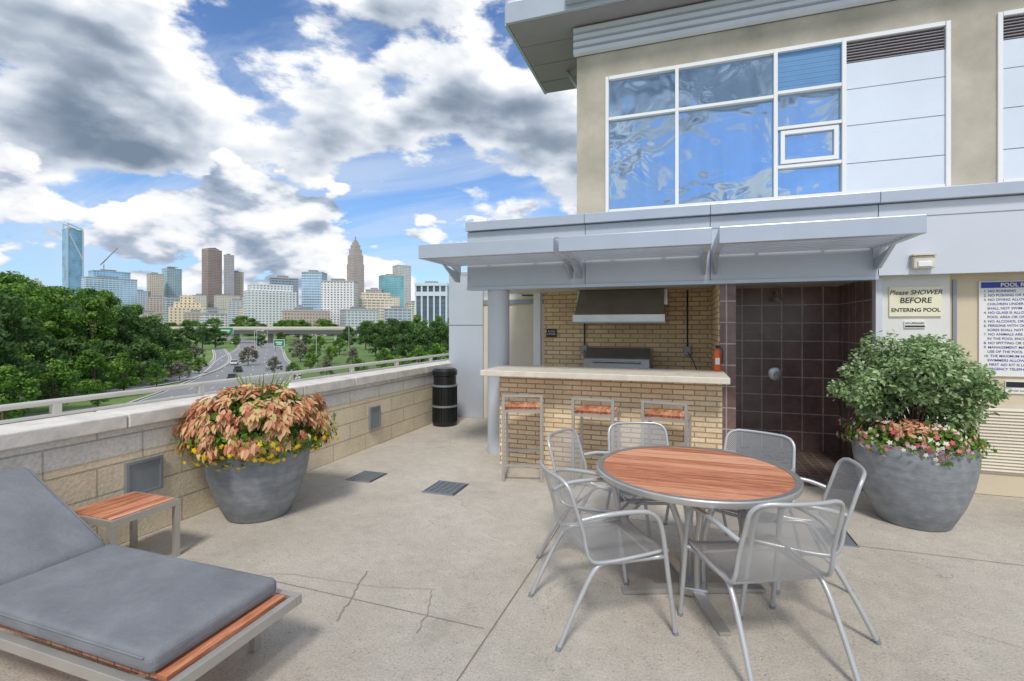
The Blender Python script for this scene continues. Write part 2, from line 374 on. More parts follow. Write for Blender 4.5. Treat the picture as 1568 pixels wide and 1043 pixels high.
for i in range(4):
    z=5.715+i*.107; prism_x('roof_siding',[(UY-.02,z),(UY-.08,z+.02),(UY-.08,z+.08),(UY-.02,z+.10)],-1.53,9,M_panel2,B)
box('siding_core',-1.50,9,UY-.018,UY+.35,5.715,6.15,M_vent,B)
box('roof_soffit_slab',-2.45,9,6.98,9.25,6.15,6.20,M_soffit,B)
for yy in (7.6,8.2,8.8): box('soffit_seam',-2.44,-1.55,yy,yy+.012,6.142,6.149,M_vent,B)
box('roof_fascia',-2.48,9,6.92,6.978,6.15,6.45,M_alu,B,.006); box('roof_fascia_side',-2.51,-2.46,6.98,9.28,6.15,6.45,M_alu,B)
box('roof_gutter',-1.55,9,6.80,6.918,6.22,6.38,M_alu,B,.01)
box('roof_top',-2.45,9,6.98,9.25,6.21,6.44,M_panel,B); box('roof_top_rear',-1.48,9,9.26,14,6.15,6.44,M_panel,B)
tube('roof_strut',[(-1.9,8.6,6.15),(-1.45,7.9,5.3)],.03,M_alu,B)
def vbar(x,z0,z1,w=.05): box('mullion',x-w/2,x+w/2,UY-.03,UY+.08,z0,z1,M_white,B)
def hbar(x0,x1,z,w=.04): box('transom',x0,x1,UY-.025,UY+.07,z-w/2,z+w/2,M_white,B)
for x in (-1.03,-.04,1.22,2.01,3.10,3.60): vbar(x,3.30,5.33,.046)
hbar(-1.0,3.07,5.31,.05); hbar(-1.0,3.07,3.32,.05); hbar(3.63,5.6,5.31,.05); hbar(3.63,5.6,3.32,.05)
hbar(-1.005,-.065,4.70);hbar(-.015,1.195,4.70);hbar(1.245,1.985,4.74);hbar(1.245,1.985,4.26);hbar(1.245,1.985,3.74)
def glass(x0,x1,z0,z1,tilt=0):
    mesh('glass_pane',[(x0,UY+.03,z0),(x1,UY+.03+tilt,z0),(x1,UY+.034+tilt,z1),(x0,UY+.034,z1)],[(0,1,2,3)],M_glass,B)
glass(-1.01,-.06,3.34,4.68);glass(-1.01,-.06,4.72,5.29,.01);glass(-.02,1.20,3.34,4.68,.01);glass(-.02,1.20,4.72,5.29);glass(1.24,1.99,3.34,3.72,.012);glass(1.24,1.99,3.76,4.24,-.01);glass(1.24,1.99,4.28,4.72,.015)
M_blind=mat('blind_blue',(.14,.30,.55),.3,.1,var=.05)
for i in range(16): box('blind_slat',1.24,1.99,UY+.02+.002*(i%2),UY+.05,4.762+i*.0328,4.762+i*.0328+.031,M_blind,B)
for a,b,c,d in ((1.33,1.90,3.78,3.83),(1.33,1.90,4.17,4.22)): box('sash',a,b,UY-.02,UY+.028,c,d,M_white,B)
box('sash',1.28,1.33,UY-.02,UY+.028,3.78,4.22,M_white,B); box('sash',1.90,1.95,UY-.02,UY+.028,3.78,4.22,M_white,B)
for x0,x1 in ((2.035,3.075),(3.625,5.6)):
    for a,b in ((3.35,3.70),(3.71,4.19),(4.20,4.66),(4.67,5.0)): box('spandrel',x0,x1,UY+.0,UY+.06,a,b,M_wpanel,B)
    box('spandrel_back',x0,x1,UY+.05,UY+.07,3.35,5.0,M_vent,B)
    for i in range(7): prism_x('louver_blade',[(UY+.06,5.01+i*.037),(UY-.005,5.01+i*.037),(UY+.02,5.035+i*.037)],x0,x1,M_soffit,B)
    box('louver_back',x0,x1,UY+.062,UY+.08,5.0,5.29,M_dark,B)

def canopy(x0,x1):
    g=Group('sunshade_canopy',((x0+x1)/2,5.2,2.4))
    box('front_fascia',x0,x1,4.70,4.76,2.335,2.485,M_alu,g,.006)
    for x in (x0+.0,x1-.05):
        prism_x('side_arm',[(4.762,2.34),(4.762,2.48),(5.69,2.48),(5.69,2.26),(5.5,2.34)],x,x+.05,M_panel2,g)
        prism_x('bracket',[(5.25,2.338),(5.69,2.255),(5.69,2.16),(5.60,2.16)],x+.01,x+.04,M_alu,g)
    for i in range(8):
        yy=4.83+i*.105
        prism_x('louver',[(yy,2.36),(yy+.012,2.355),(yy+.06,2.455),(yy+.048,2.46)],x0+.052,x1-.052,M_panel2,g)
    for f in (.3,.7):
        xx=x0+(x1-x0)*f; box('purlin',xx-.015,xx+.015,4.77,5.69,2.462,2.482,M_alu,g)
canopy(-2.69,-1.18); canopy(-1.13,.27); canopy(.33,1.84)

wl=Group('wall_light',(2.2,FY,2.2)); box('housing',2.10,2.27,FY-.07,FY-.002,2.15,2.27,M_counter,wl,.012); box('lens',2.13,2.24,FY-.085,FY-.071,2.165,2.215,M_white,wl,.006)
box('hood',2.09,2.28,FY-.09,FY-.002,2.272,2.285,M_counter,wl)

ob=Group('outdoor_bar',(-.8,5.4,0))
box('brick_front',-1.97,.40,5.30,5.45,0,1.05,M_brick,ob)
box('brick_return_r',.25,.402,5.452,5.84,0,1.05,M_brick,ob)
box('brick_return_l',-1.97,-1.80,5.452,5.84,0,1.05,M_brick,ob)
box('countertop',-2.10,.45,5.02,5.86,1.052,1.115,M_counter,ob,.008)
box('back_counter',-1.9,.36,6.75,7.29,0,.92,M_stucco2,ob)
box('back_counter_top',-1.92,.38,6.72,7.29,.922,.96,M_counter,ob)
rh=Group('range_hood',(-.78,7,1.8))
box('lip',-1.38,-.18,6.55,7.29,1.645,1.76,M_steel,rh,.004)
box('lip_trim',-1.385,-.175,6.545,6.549,1.645,1.665,M_hood,rh)
prism_x('canopy',[(6.60,1.762),(7.29,1.762),(7.29,2.11),(6.95,2.11)],-1.36,-.20,M_hood,rh)
for x in (-1.40,-.21): box('edge',x,x+.05,6.96,7.28,1.9,2.11,M_steel,rh)
gr=Group('barbecue_grill',(-.8,7,1))
prism_x('lid',[(6.78,.965),(7.25,.965),(7.25,1.26),(7.05,1.30),(6.82,1.16)],-1.28,-.38,M_hood,gr,.01)
tube('handle',[(-1.15,6.76,1.12),(-.5,6.76,1.12)],.012,M_steel,gr)
for x in (-1.35,.10):
    g=Group('electrical_conduit',(x,7.28,1.5)); tube('pipe',[(x,7.28,1.32),(x,7.28,2.11)],.011,M_dark,g); box('outlet_box',x-.045,x+.045,7.22,7.298,1.2,1.32,M_vent,g,.006)
    tube('cord',[(x,7.22,1.25),(x+.06,7.2,1.15),(x+.12,7.2,1.0)],.006,M_dark,g,True)
g=Group('small_black_sign',(-1.86,7.29,1.5)); box('plate',-1.94,-1.78,7.285,7.297,1.44,1.56,M_ink,g); text('PATIO\nHOURS',.04,-1.86,7.283,1.51,M_signw,g)
ex,ey=.385,5.76
fe=Group('fire_extinguisher',(ex,ey,1.115)); 
lathe('cylinder',[(.034,0),(.038,.01),(.038,.20),(.028,.235),(.012,.25)],(ex,ey,1.117),M_orange,fe,24); box('valve',ex-.018,ex+.018,ey-.018,ey+.018,1.36,1.395,M_dark,fe); tube('hose',[(ex+.015,ey-.02,1.385),(ex+.05,ey-.03,1.34),(ex+.045,ey-.03,1.2)],.006,M_dark,fe,True)
box('label',ex-.022,ex+.022,ey-.043,ey-.037,1.19,1.26,M_signw,fe)
sh=Group('outdoor_shower',(1.18,7.2,1.4))
tube('arm',[(1.18,7.2,2.02),(1.18,7.08,2.05),(1.18,7.02,1.98)],.012,M_steel,sh,True)
lathe('shower_head',[(.06,0),(.055,.02),(.02,.05)],(1.18,7.02,1.93),M_steel,sh,24)
o=lathe('valve_plate',[(.085,0),(.085,.01),(.06,.02)],(0,0,0),M_steel,sh,32); o.rotation_euler=(math.pi/2,0,0); o.location=Vector((1.18,7.198,.98))-sh.off; 
for v in o.data.vertices: v.co+=sh.off
box('valve_handle',1.165,1.195,7.12,7.18,.93,.99,M_steel,sh,.005)

sg=Group('shower_sign',(2.18,5.84,1.85))
box('board',1.975,2.40,5.832,5.848,1.70,1.99,M_signc,sg)
text('Please SHOWER',.062,2.188,5.830,1.915,M_ink,sg,shear=.25,bold=.0008)
text('BEFORE',.075,2.188,5.830,1.832,M_ink,sg,bold=.0012,shear=.1)
text('ENTERING POOL',.052,2.188,5.830,1.745,M_ink,sg,bold=.001)
g=Group('small_notice_sign',(2.18,5.84,1.6)); box('plate',2.10,2.27,5.836,5.848,1.585,1.655,M_signw,g); box('band',2.105,2.265,5.832,5.8355,1.595,1.61,M_ink,g); text('NO LIFEGUARD',.022,2.185,5.834,1.625,M_ink,g,bold=.0005)
ps=Group('pool_rules_sign',(3.0,5.86,1.6))
box('board',2.70,3.36,5.862,5.878,1.13,2.03,M_signw,ps); box('header',2.715,3.345,5.857,5.8615,1.965,2.02,M_blue,ps)
text('POOL RULES',.05,3.0,5.855,1.975,M_signc,ps,bold=.001)
rules="1. NO RUNNING\n2. NO PUSHING OR ROUGH PLAY\n3. NO DIVING ALLOWED IN THE POOL\n   CHILDREN UNDER 14 YEARS OF AGE\n   SHALL NOT SWIM ALONE\n4. NO GLASS IS ALLOWED IN THE\n   POOL AREA OR ON THE DECK\n5. NO ALCOHOL OR FOOD IN POOL\n6. PERSONS WITH OPEN CUTS OR\n   SORES SHALL NOT USE THE POOL\n7. NO ANIMALS ARE ALLOWED\n   IN THE POOL ENCLOSURE\n8. NO SPITTING OR SPOUTING\n9. MANAGEMENT MAY REFUSE\n   USE OF THE POOL AT ANY TIME\n10. THE MAXIMUM NUMBER OF\n   SWIMMERS ALLOWED IS 33\n A FIRST AID KIT IS LOCATED\nEMERGENCY TELEPHONE INSIDE"
text(rules,.032,2.735,5.860,1.925,M_blue,ps,'LEFT',bold=.0003,spacing=1.28)
g=Group('small_blue_sign',(3.0,5.86,1.05)); box('plate',2.90,3.2,5.866,5.879,.97,1.09,M_signw,g); box('band',2.905,3.195,5.862,5.8655,1.03,1.08,M_ink,g); text('KEEP GATE CLOSED',.022,3.05,5.864,.99,M_ink,g)
g=Group('wall_louver_vent',(3.0,5.87,.5))
box('frame',2.68,3.45,5.866,5.879,.21,.85,M_counter,g)
for i in range(20): prism_x('blade',[(5.8655,.235+i*.03),(5.848,.235+i*.03),(5.8655,.258+i*.03)],2.70,3.43,M_stucco2,g)

# ---------------------------------------------------------------- trash can
tc=Group('trash_can',(-3.63,7.2,0))
lathe('body',[(.19,.0),(.20,.02),(.20,.06),(.185,.07),(.185,.80),(.20,.81),(.205,.88),(.17,.92),(.12,.925)],(-3.63,7.2,0),M_black,tc,32)
for i in range(22):
    a=2*math.pi*i/22; cx,cy=-3.63+.195*math.cos(a),7.2+.195*math.sin(a); tube('slat',[(cx,cy,.05),(cx,cy,.62)],.009,M_dark,tc,res=1)
for z in (.3,.63): lathe('hoop',[(.2,0),(.208,.0),(.208,.03),(.2,.03)],(-3.63,7.2,z),M_vent,tc,32)

# ---------------------------------------------------------------- bar stools
def stool(x,y,rot):
    g=Group('bar_stool',(x,y,0),rot,True); s=.195; t=.0135
    for sx in (-1,1):
        box('rear_leg',sx*s-t,sx*s+t,-s-t,-s+t,0,.90,M_frame,g); box('front_leg',sx*s-t,sx*s+t,s-t,s+t,0,.74,M_frame,g)
        box('side_rail',sx*s-t+.001,sx*s+t-.001,-s+t,s-t,.715,.739,M_frame,g); box('foot_side',sx*s-t+.001,sx*s+t-.001,-s+t,s-t,.02,.044,M_frame,g)
    box('top_back',-s+t,s-t,-s-t+.001,-s+t-.001,.875,.899,M_frame,g); box('mid_back',-s+t,s-t,-s-t+.001,-s+t-.001,.715,.739,M_frame,g); box('front_rail',-s+t,s-t,s-t+.001,s+t-.001,.715,.739,M_frame,g)
    box('foot_rest',-s+t,s-t,s-t+.001,s+t-.001,.22,.244,M_frame,g)
    box('foot_rest_r',-s+t,s-t,-s-t+.001,-s+t-.001,.16,.184,M_frame,g)
    for i in range(5): box('seat_slat',-s+.016+i*.0735,-s+.016+i*.0735+.068,-s+.016,s-.014,.742,.765,M_woodx,g,.002)
    box('back_panel',-s+t+.002,s-t-.002,-s-.006,-s+.006,.775,.800,M_woodx,g)
stool(-1.58,4.98,.25); stool(-.80,4.97,-.03); stool(-.12,4.97,-.10)

# ---------------------------------------------------------------- table
TX,TY=.075,3.15
tb=Group('patio_table',(TX,TY,0)); R=.535
lathe('wood_top',[(R,.0),(R,.018)],(TX,TY,.722),M_woody,tb,72)
lathe('steel_rim',[(R+.001,0),(R+.034,0),(R+.040,.010),(R+.040,.030),(R+.034,.036),(R+.001,.034)],(TX,TY,.708),M_steel,tb,72,caps=False)
for i in range(-5,6):
    yy=TY+i*.1; hw=math.sqrt(max((R-.005)**2-(yy-TY)**2,0)); box('plank_gap',TX-hw,TX+hw,yy-.0015,yy+.0015,.7402,.7408,M_hood,tb)
for a in range(4):
    an=a*math.pi/2+.35; dx,dy=math.cos(an),math.sin(an)
    tube('pedestal_leg',[(TX+dx*.20,TY+dy*.20,.70),(TX+dx*.07,TY+dy*.07,.35),(TX+dx*.06,TY+dy*.06,.03)],.019,M_steel,tb,True)
    P=Vector((dx,dy,0)); Q=Vector((-dy,dx,0))*.03; c=Vector((TX,TY,0)); vs=[]
    for r,z in ((.035,.04),(.43,.022)):
        for zz in (0.004,z): 
            for sgn in (-1,1): vs.append(c+P*r+Q*sgn+Vector((0,0,zz)))
    mesh('base_foot',vs,[(0,1,3,2),(4,6,7,5),(0,4,5,1),(2,3,7,6),(0,2,6,4),(1,5,7,3)],M_steel,tb)
box('base_hub',TX-.08,TX+.08,TY-.08,TY+.08,.006,.06,M_steel,tb,.01)
box('top_plate',TX-.24,TX+.24,TY-.24,TY+.24,.690,.707,M_steel,tb)

# ---------------------------------------------------------------- chairs
chair_data=None
def build_chair(g):
    prof=cr([(0,.255,.405),(0,.235,.43),(0,.10,.418),(0,-.08,.405),(0,-.19,.42),(0,-.245,.50),(0,-.285,.62),(0,-.32,.74),(0,-.345,.825)],5)
    L=[0]
    for i in range(1,len(prof)): L.append(L[-1]+(prof[i]-prof[i-1]).length)
    NX=16; vs=[];fs=[];uv=[]
    def hw(s):
        w=.245-.02*max(0,(s-.45)/.45)
        d=L[-1]-s
        if d<.07: w-= .07-math.sqrt(max(0,.07**2-(.07-d)**2))
        if s<.05: w-= .05-math.sqrt(max(0,.05**2-(.05-s)**2))
        return w
    def pt(i,fx):
        p=prof[i]; w=hw(L[i]); x=fx*w; back=min(1,max(0,(L[i]-.42)/.2)); nb=Vector((0,1,0))*(.05*back*(x/.24)**2); dip=-.012*(1-(x/.24)**2)*(1-back)
        return Vector((x,p.y+nb.y,p.z+dip))
    for i in range(len(prof)):
        for j in range(NX+1):
            fx=j/NX*2-1; p=pt(i,fx); vs.append(p); uv.append((p.x,L[i]))
    for i in range(len(prof)-1):
        for j in range(NX): a=i*(NX+1)+j; fs.append((a,a+1,a+NX+2,a+NX+1))
    o=mesh('seat_and_back_mesh',vs,fs,M_mesh,g,True)
    ul=o.data.uv_layers.new(name='UVMap')
    for lp in o.data.loops: ul.data[lp.index].uv=uv[lp.vertex_index]
    n=len(prof)
    loop=[pt(i,-1) for i in range(n)]+[pt(n-1,f) for f in (-.6,-.2,.2,.6)]+[pt(i,1) for i in range(n-1,-1,-1)]+[pt(0,f) for f in (.6,.2,-.2,-.6)]
    tube('rim_tube',loop,.010,M_chair,g,closed=True)
    for s in (-1,1):
        tube('arm_and_front_leg',[(s*.275,.275,0),(s*.272,.235,.30),(s*.27,.20,.55),(s*.27,.15,.635),(s*.268,.05,.655),(s*.262,-.12,.65),(s*.235,-.225,.625)],.0125,M_chair,g,True)
        tube('rear_leg',[(s*.25,-.36,0),(s*.243,-.25,.22),(s*.236,-.14,.385),(s*.23,.0,.392),(s*.235,.18,.395),(s*.268,.222,.41)],.0125,M_chair,g,True)
        tube('foot_cap',[(s*.275,.276,0),(s*.2747,.272,.02)],.0145,M_vent,g); tube('foot_cap',[(s*.25,-.36,0),(s*.2493,-.353,.02)],.0145,M_vent,g)
    tube('cross_bar',[(-.235,.18,.392),(.235,.18,.392)],.009,M_chair,g); tube('cross_bar',[(-.235,-.13,.387),(.235,-.13,.387)],.009,M_chair,g)
def chair(x,y,fx,fy):
    global chair_data
    g=Group('patio_chair',(x,y,0),math.atan2(-fx,fy),True)
    if chair_data is None:
        build_chair(g); chair_data=[(c.name.split('.')[0],c.data) for c in COL.objects if c.parent==g.e]
    else:
        for nm,d in chair_data: addobj(nm,d,g)
chair(-.40,2.76,.844,.536)
chair(.37,2.74,-.44,.9)
chair(.60,3.20,-1,.05)
chair(-.52,3.42,.97,-.22)
chair(-.22,3.72,.35,-.94)
chair(.42,3.66,-.42,-.9)

# ---------------------------------------------------------------- chaise lounge and side table
cl=Group('chaise_lounge',(-2.6,1.57,0)); y0,y1=1.22,1.90
box('rail_near',-3.72,-1.72,y0,y0+.035,.27,.315,M_frame,cl,.003); box('rail_far',-3.72,-1.72,y1-.035,y1,.27,.315,M_frame,cl,.003)
box('foot_rail',-1.755,-1.72,y0+.036,y1-.036,.27,.315,M_frame,cl,.003); box('head_rail',-3.72,-3.685,y0+.036,y1-.036,.27,.315,M_frame,cl)
for x in (-1.99,-3.45):
    for y in (y0+.002,y1-.042): box('leg',x-.02,x+.02,y,y+.04,0,.269,M_frame,cl,.002)
    box('leg_brace',x-.015,x+.015,y0+.043,y1-.043,.23,.26,M_frame,cl)
for i in range(13):
    x=-3.0+i*.095; box('seat_slat',x,x+.087,y0+.06,y1-.05,.30,.322,M_woodx,cl,.002)
bevel(box('seat_cushion',-2.985,-1.81,1.25,1.85,.325,.405,M_cush,cl),.03,4)
ca,sa=math.cos(math.radians(27)),math.sin(math.radians(27))
def bk(u,v): return (-3.0-u*ca-v*sa*(-1)*-1, .33+u*sa+v*ca)
prism_y('back_cushion',[bk(0,.0),bk(0,.08),bk(.80,.08),bk(.80,.0)],1.25,1.85,M_cush,cl,.028,4)
prism_y('back_frame',[bk(0.02,-.035),bk(0.02,-.004),bk(.80,-.004),bk(.80,-.035)],y0+.04,y1-.04,M_frame,cl)
for yy in (1.251,1.849):
    tube('piping',[(-2.95,yy,.388),(-1.85,yy,.388)],.0045,M_cush,cl); tube('back_piping',[(bk(.04,.062)[0],yy,bk(.04,.062)[1]),(bk(.77,.062)[0],yy,bk(.77,.062)[1])],.0045,M_cush,cl)
st=Group('side_table',(-3.5,2.27,0)); sx0,sx1,sy0,sy1=-3.76,-3.30,2.04,2.48
for i in range(6):
    x=sx0+.02+i*.070; box('top_slat',x,x+.064,sy0+.02,sy1-.02,.385,.405,M_woodx,st,.002)
box('apron',sx0,sx0+.018,sy0,sy1,.36,.40,M_frame,st);box('apron',sx1-.018,sx1,sy0,sy1,.36,.40,M_frame,st);box('apron',sx0+.019,sx1-.019,sy0,sy0+.018,.36,.40,M_frame,st);box('apron',sx0+.019,sx1-.019,sy1-.018,sy1,.36,.40,M_frame,st)
for x in (sx0,sx1-.035):
    for y in (sy0,sy1-.035): box('leg',x,x+.035,y,y+.035,0,.359,M_frame,st,.002)

# ---------------------------------------------------------------- planters
def pot(g,x,y):
    lathe('pot',[(.235,0),(.25,.01),(.33,.18),(.385,.36),(.41,.52),(.412,.60),(.40,.655),(.385,.665),(.37,.655),(.37,.60)],(x,y,0),M_pot,g,64)
F_coleus=foliage('coleus_leaves',[(0,(.33,.07,.035)),(.18,(.60,.22,.12)),(.42,(.80,.45,.27)),(.66,(.84,.58,.36)),(.85,(.66,.56,.22)),(1,(.34,.40,.10))],6,.3,.15)
F_green=foliage('bedding_leaves',[(0,(.06,.12,.02)),(.6,(.16,.29,.04)),(1,(.30,.44,.09))],8,.3,.3)
F_yellow=foliage('yellow_blooms',[(0,(.9,.50,.01)),(1,(.95,.75,.03))],8,.3,.3)
F_pink=foliage('pink_white_blooms',[(0,(.60,.05,.08)),(.35,(.80,.20,.24)),(.55,(.85,.52,.52)),(.7,(.88,.88,.80)),(1,(.80,.84,.62))],8,.3,.3)
F_shrub=foliage('shrub_leaves',[(0,(.09,.17,.05)),(.35,(.22,.35,.13)),(.7,(.42,.55,.29)),(1,(.72,.78,.60))],5,.3,.3)
F_grass=foliage('spike_leaves',[(0,(.12,.22,.04)),(1,(.35,.48,.12))],5,.3,.3)
F_stem=mat('stem',(.10,.07,.04),.9)
def mound(n,c,rx,rz,lo,hi,shell=.25):
    d=rdir(n*3); d=d[(d[:,2]>lo)&(d[:,2]<hi)][:n]; r=1-shell*rng.random(len(d))**1.3
    lump=1+.10*np.sin(d[:,0]*7+1)*np.sin(d[:,1]*6)+.08*np.sin(d[:,2]*11+d[:,0]*9)
    p=d*(r*lump)[:,None]*np.array([rx,rx,rz])+np.array(c); return p,d
def planter_left(x,y):
    g=Group('coleus_planter',(x,y,0)); pot(g,x,y)
    k=270; d0=rdir(k*3); d0=d0[d0[:,2]>-.25][:k]; cen=d0*np.array([.55,.55,.34])*rng.uniform(.78,1.06,(len(d0),1))+np.array([x,y,.74])
    n=26; P=np.repeat(cen,n,0); DD=np.repeat(d0,n,0); fw=rdir(len(P))*.6+DD*.45+np.array([0,0,-1.0]); nr=DD*.9+rdir(len(P))*.45+np.array([0,0,.2])
    P=P+rdir(len(P))*rng.uniform(.01,.05,(len(P),1))
    scatter('coleus_leaves',LEAFN,LEAFF,P,nr,fw,rng.uniform(.045,.088,len(P)),F_coleus,g)
    p,d=mound(1100,(x,y,.74),.44,.30,-.1,1,.3); scatter('coleus_inner',LEAF,LEAFF,p,rdir(len(p))+d,d+rdir(len(p)),rng.uniform(.06,.10,len(p)),F_green,g)
    p,d=mound(3200,(x,y,.69),.57,.20,-.95,.45,.4); scatter('skirt_leaves',LEAF,LEAFF,p,d+rdir(len(p))*.8,rdir(len(p))+d*.5,rng.uniform(.03,.055,len(p)),F_green,g)
    p,d=mound(300,(x,y,.67),.61,.22,-.92,.2,.1); scatter('yellow_flowers',FLW,FLF,p,d+rdir(len(p))*.3,rdir(len(p)),rng.uniform(.035,.052,len(p)),F_yellow,g)
    n=46; a=rng.uniform(0,6.28,n); r=rng.uniform(0,.18,n); pp=np.stack([x+.0+r*np.cos(a),y+r*np.sin(a),np.full(n,.95)],1)
    fw=np.stack([np.cos(a)*.5,np.sin(a)*.5,np.ones(n)],1); scatter('spike_grass',[(-.03,0,0),(.03,0,0),(.02,.6,.03),(0,1,-.02),(-.02,.6,.03)],[(0,1,2,4),(4,2,3)],pp,rdir(n),fw,rng.uniform(.2,.34,n),F_grass,g)
planter_left(-3.42,3.27)
def planter_right(x,y):
    g=Group('shrub_planter',(x,y,0)); pot(g,x,y)
    cs=[]
    for i in range(110):
        d=rdir(1)[0]; q=rng.uniform(.35,1.05); cs.append(((x+d[0]*.52*q,y+d[1]*.46*q,1.13+d[2]*.32*q+(.05 if abs(d[0])<.4 else -.02)),rng.uniform(.07,.14)))
    for i,(c,r) in enumerate(cs):
        if i%5==0: tube('branch',[(x+random.uniform(-.05,.05),y+random.uniform(-.05,.05),.6),(x+(c[0]-x)*.3,y+(c[1]-y)*.3,.85),c],.007,F_stem,g,True,res=1)
    P=[];D=[]
    for c,r in cs:
        n=170; d=rdir(n); P.append(np.array(c)+d*(r*rng.random(n)**.45)[:,None]*np.array([1.15,1.15,.75])); D.append(d)
    P=np.concatenate(P);D=np.concatenate(D)
    scatter('shrub_leaves',LEAF,LEAFF,P,D*.5+np.array([0,0,.6])+rdir(len(P))*.7,D+rdir(len(P))*.8,rng.uniform(.024,.048,len(P)),F_shrub,g)
    p,d=mound(2000,(x,y,.68),.46,.19,-.6,.8,.4); scatter('bedding_leaves',LEAF,LEAFF,p,d+rdir(len(p))*.8,rdir(len(p))+d*.5,rng.uniform(.03,.055,len(p)),F_green,g)
    p,d=mound(420,(x,y,.69),.48,.20,-.55,.8,.15); scatter('pink_and_white_flowers',FLW,FLF,p,d+rdir(len(p))*.3,rdir(len(p)),rng.uniform(.03,.05,len(p)),F_pink,g)
    p,d=mound(200,(x-.1,y-.25,.76),.16,.10,-.2,1,.3); scatter('coleus_leaves',LEAFN,LEAFF,p,d+rdir(len(p))*.6,rdir(len(p))+d,rng.uniform(.04,.07,len(p)),F_coleus,g)
planter_right(1.82,4.90)

# ---------------------------------------------------------------- landscape
GZ=-10.0
def m_ground():
    m,t=newmat('grass_ground'); co=t.obj()
    a=t.noise(co,.012,6,.6); b=t.noise(co,.3,5,.7)
    c=t.ramp(t.m('ADD',t.m('MULTIPLY',a,.7),t.m('MULTIPLY',b,.3)),[(.3,(.06,.10,.03)),(.5,(.135,.225,.055)),(.7,(.24,.33,.10))])
    t.out(c,.95); return m
M_asph=mat('asphalt',(.25,.255,.265),.9,0,var=.12,vs=.05); M_paint=mat('road_paint',(.7,.7,.65),.8); M_kerb=mat('kerb_concrete',(.52,.50,.46),.9)
S=7000
mesh('ground',[(-S,-S,GZ),(S,-S,GZ),(S,S,GZ),(-S,S,GZ)],[(0,1,2,3)],m_ground())
def road(name,pts,w,z=GZ+.03,lanes=4):
    g=Group(name,(0,0,0)); P=[Vector(p) for p in cr([(site(*p)[0],site(*p)[1],0) for p in pts],8)]
    pts2=[(p.x,p.y) for p in P]
    strip(pts2,w,z,M_asph,g,'carriageway')
    def offs(o):
        r=[]
        for i,p in enumerate(P):
            d=(P[min(i+1,len(P)-1)]-P[max(i-1,0)]).normalized(); r.append((p.x-d.y*o,p.y+d.x*o))
        return r
    for s in (-1,1):
        strip(offs(s*(w/2-.4)),.2,z+.02,M_paint,g,'edge_line'); strip(offs(s*(w/2+.25)),.5,z+.12,M_kerb,g,'kerb')
    for k in range(1,lanes):
        o=offs(-w/2+k*w/lanes)
        for i in range(0,len(o)-1,2): strip([o[i],((o[i][0]+o[i+1][0])/2,(o[i][1]+o[i+1][1])/2)],.2,z+.02,M_paint,g,'lane_line')
road('highway_road',[(-30,30),(-45,70),(-62,116),(-92,174),(-150,290),(-230,420),(-330,560)],21,lanes=6)
road('ramp_road',[(-110,48),(-88,66),(-74,84),(-74,110),(-98,165),(-150,250)],5,GZ+.06,2)
road('side_road',[(-60,60),(-40,100),(-30,150),(-20,230),(-60,330)],7,GZ+.09,2)
ov=Group('overpass_bridge',site(-183,345,GZ),HEAD,True)
M_girder_shade=mat('bridge_girder_shade',(.12,.12,.12),.8)  # girder colour darkened to paint in the shadow under the deck
box('deck',-75,75,-6,6,9.0,10.2,M_kerb,ov); box('girder',-75,75,-5.5,5.5,6.4,8.99,M_girder_shade,ov); box('rail',-75,75,-6.3,-5.9,10.0,11.5,M_counter,ov)
for x in range(-60,61,24): box('pier',x-.8,x+.8,-4,4,0,6.39,M_kerb,ov)
M_green=mat('sign_green',(.02,.22,.12),.5)
def hsign(lat,d,w,h,zb):
    g=Group('highway_sign',site(lat,d,GZ),HEAD,True); m=M_green
    for x in (-w*.35,w*.35): box('post',x-.15,x+.15,-.15,.15,0,zb+h,M_vent,g)
    box('border',-w/2,w/2,-.3,-.2,zb,zb+h,M_signw,g); box('panel',-w/2+.2,w/2-.2,-.36,-.302,zb+.2,zb+h-.2,m,g); box('legend',-w*.3,w*.3,-.42,-.362,zb+h*.5,zb+h*.65,M_signw,g); box('legend_2',-w*.2,w*.25,-.42,-.362,zb+h*.25,zb+h*.38,M_signw,g)
hsign(-190,325,10,4.5,6.5); hsign(-107,225,5,3.2,2.5)
def lamp(lat,d,h,arm):
    x,y,_=site(lat,d); g=Group('street_lamp',(x,y,GZ),HEAD,True)
    tube('pole',[(0,0,0),(0,0,h)],.12,M_rail,g,res=1); tube('arm',[(0,0,h-.4),(arm*.5,0,h),(arm,0,h)],.07,M_rail,g,True,res=1); box('head',arm-.3,arm+.6,-.2,.2,h-.15,h+.05,M_white,g)
lamp(-75,90,6,2.4); lamp(-74,222,15,0.1); lamp(-120,230,10,3); lamp(-60,150,9,2.5); lamp(-150,300,10,3); lamp(-100,190,10,3)
M_cars=[mat('car_paint_white',(.75,.75,.75),.3),mat('car_paint_black',(.03,.03,.035),.3),mat('car_paint_silver',(.45,.47,.49),.3,.4),mat('car_paint_red',(.40,.03,.03),.3)]
def car(lat,d,rot,m,name='parked_car'):
    g=Group(name,site(lat,d,GZ+.05),rot,True)
    prism_y('body',[(-2.2,.35),(-2.2,.85),(-1.75,.95),(1.05,.95),(2.1,.82),(2.2,.4)],-.88,.88,m,g,.08)
    prism_y('cabin',[(-1.75,.951),(-1.2,1.42),(.35,1.44),(1.05,.951)],-.74,.74,M_dark,g,.05); prism_y('roof',[(-1.2,1.425),(-1.15,1.47),(.3,1.48),(.38,1.43)],-.70,.70,m,g)
    for a in (-1.35,1.35):
        for s in (-1,1):
            tube('wheel',[(a,s*.78,.32),(a,s*.92,.32)],.32,M_black,g,res=4)
for i in range(14): car(-92-i*2.6+ (i%2)*.4,118+i*3.0,HEAD+1.2+.05*i,M_cars[(i*7)%4])
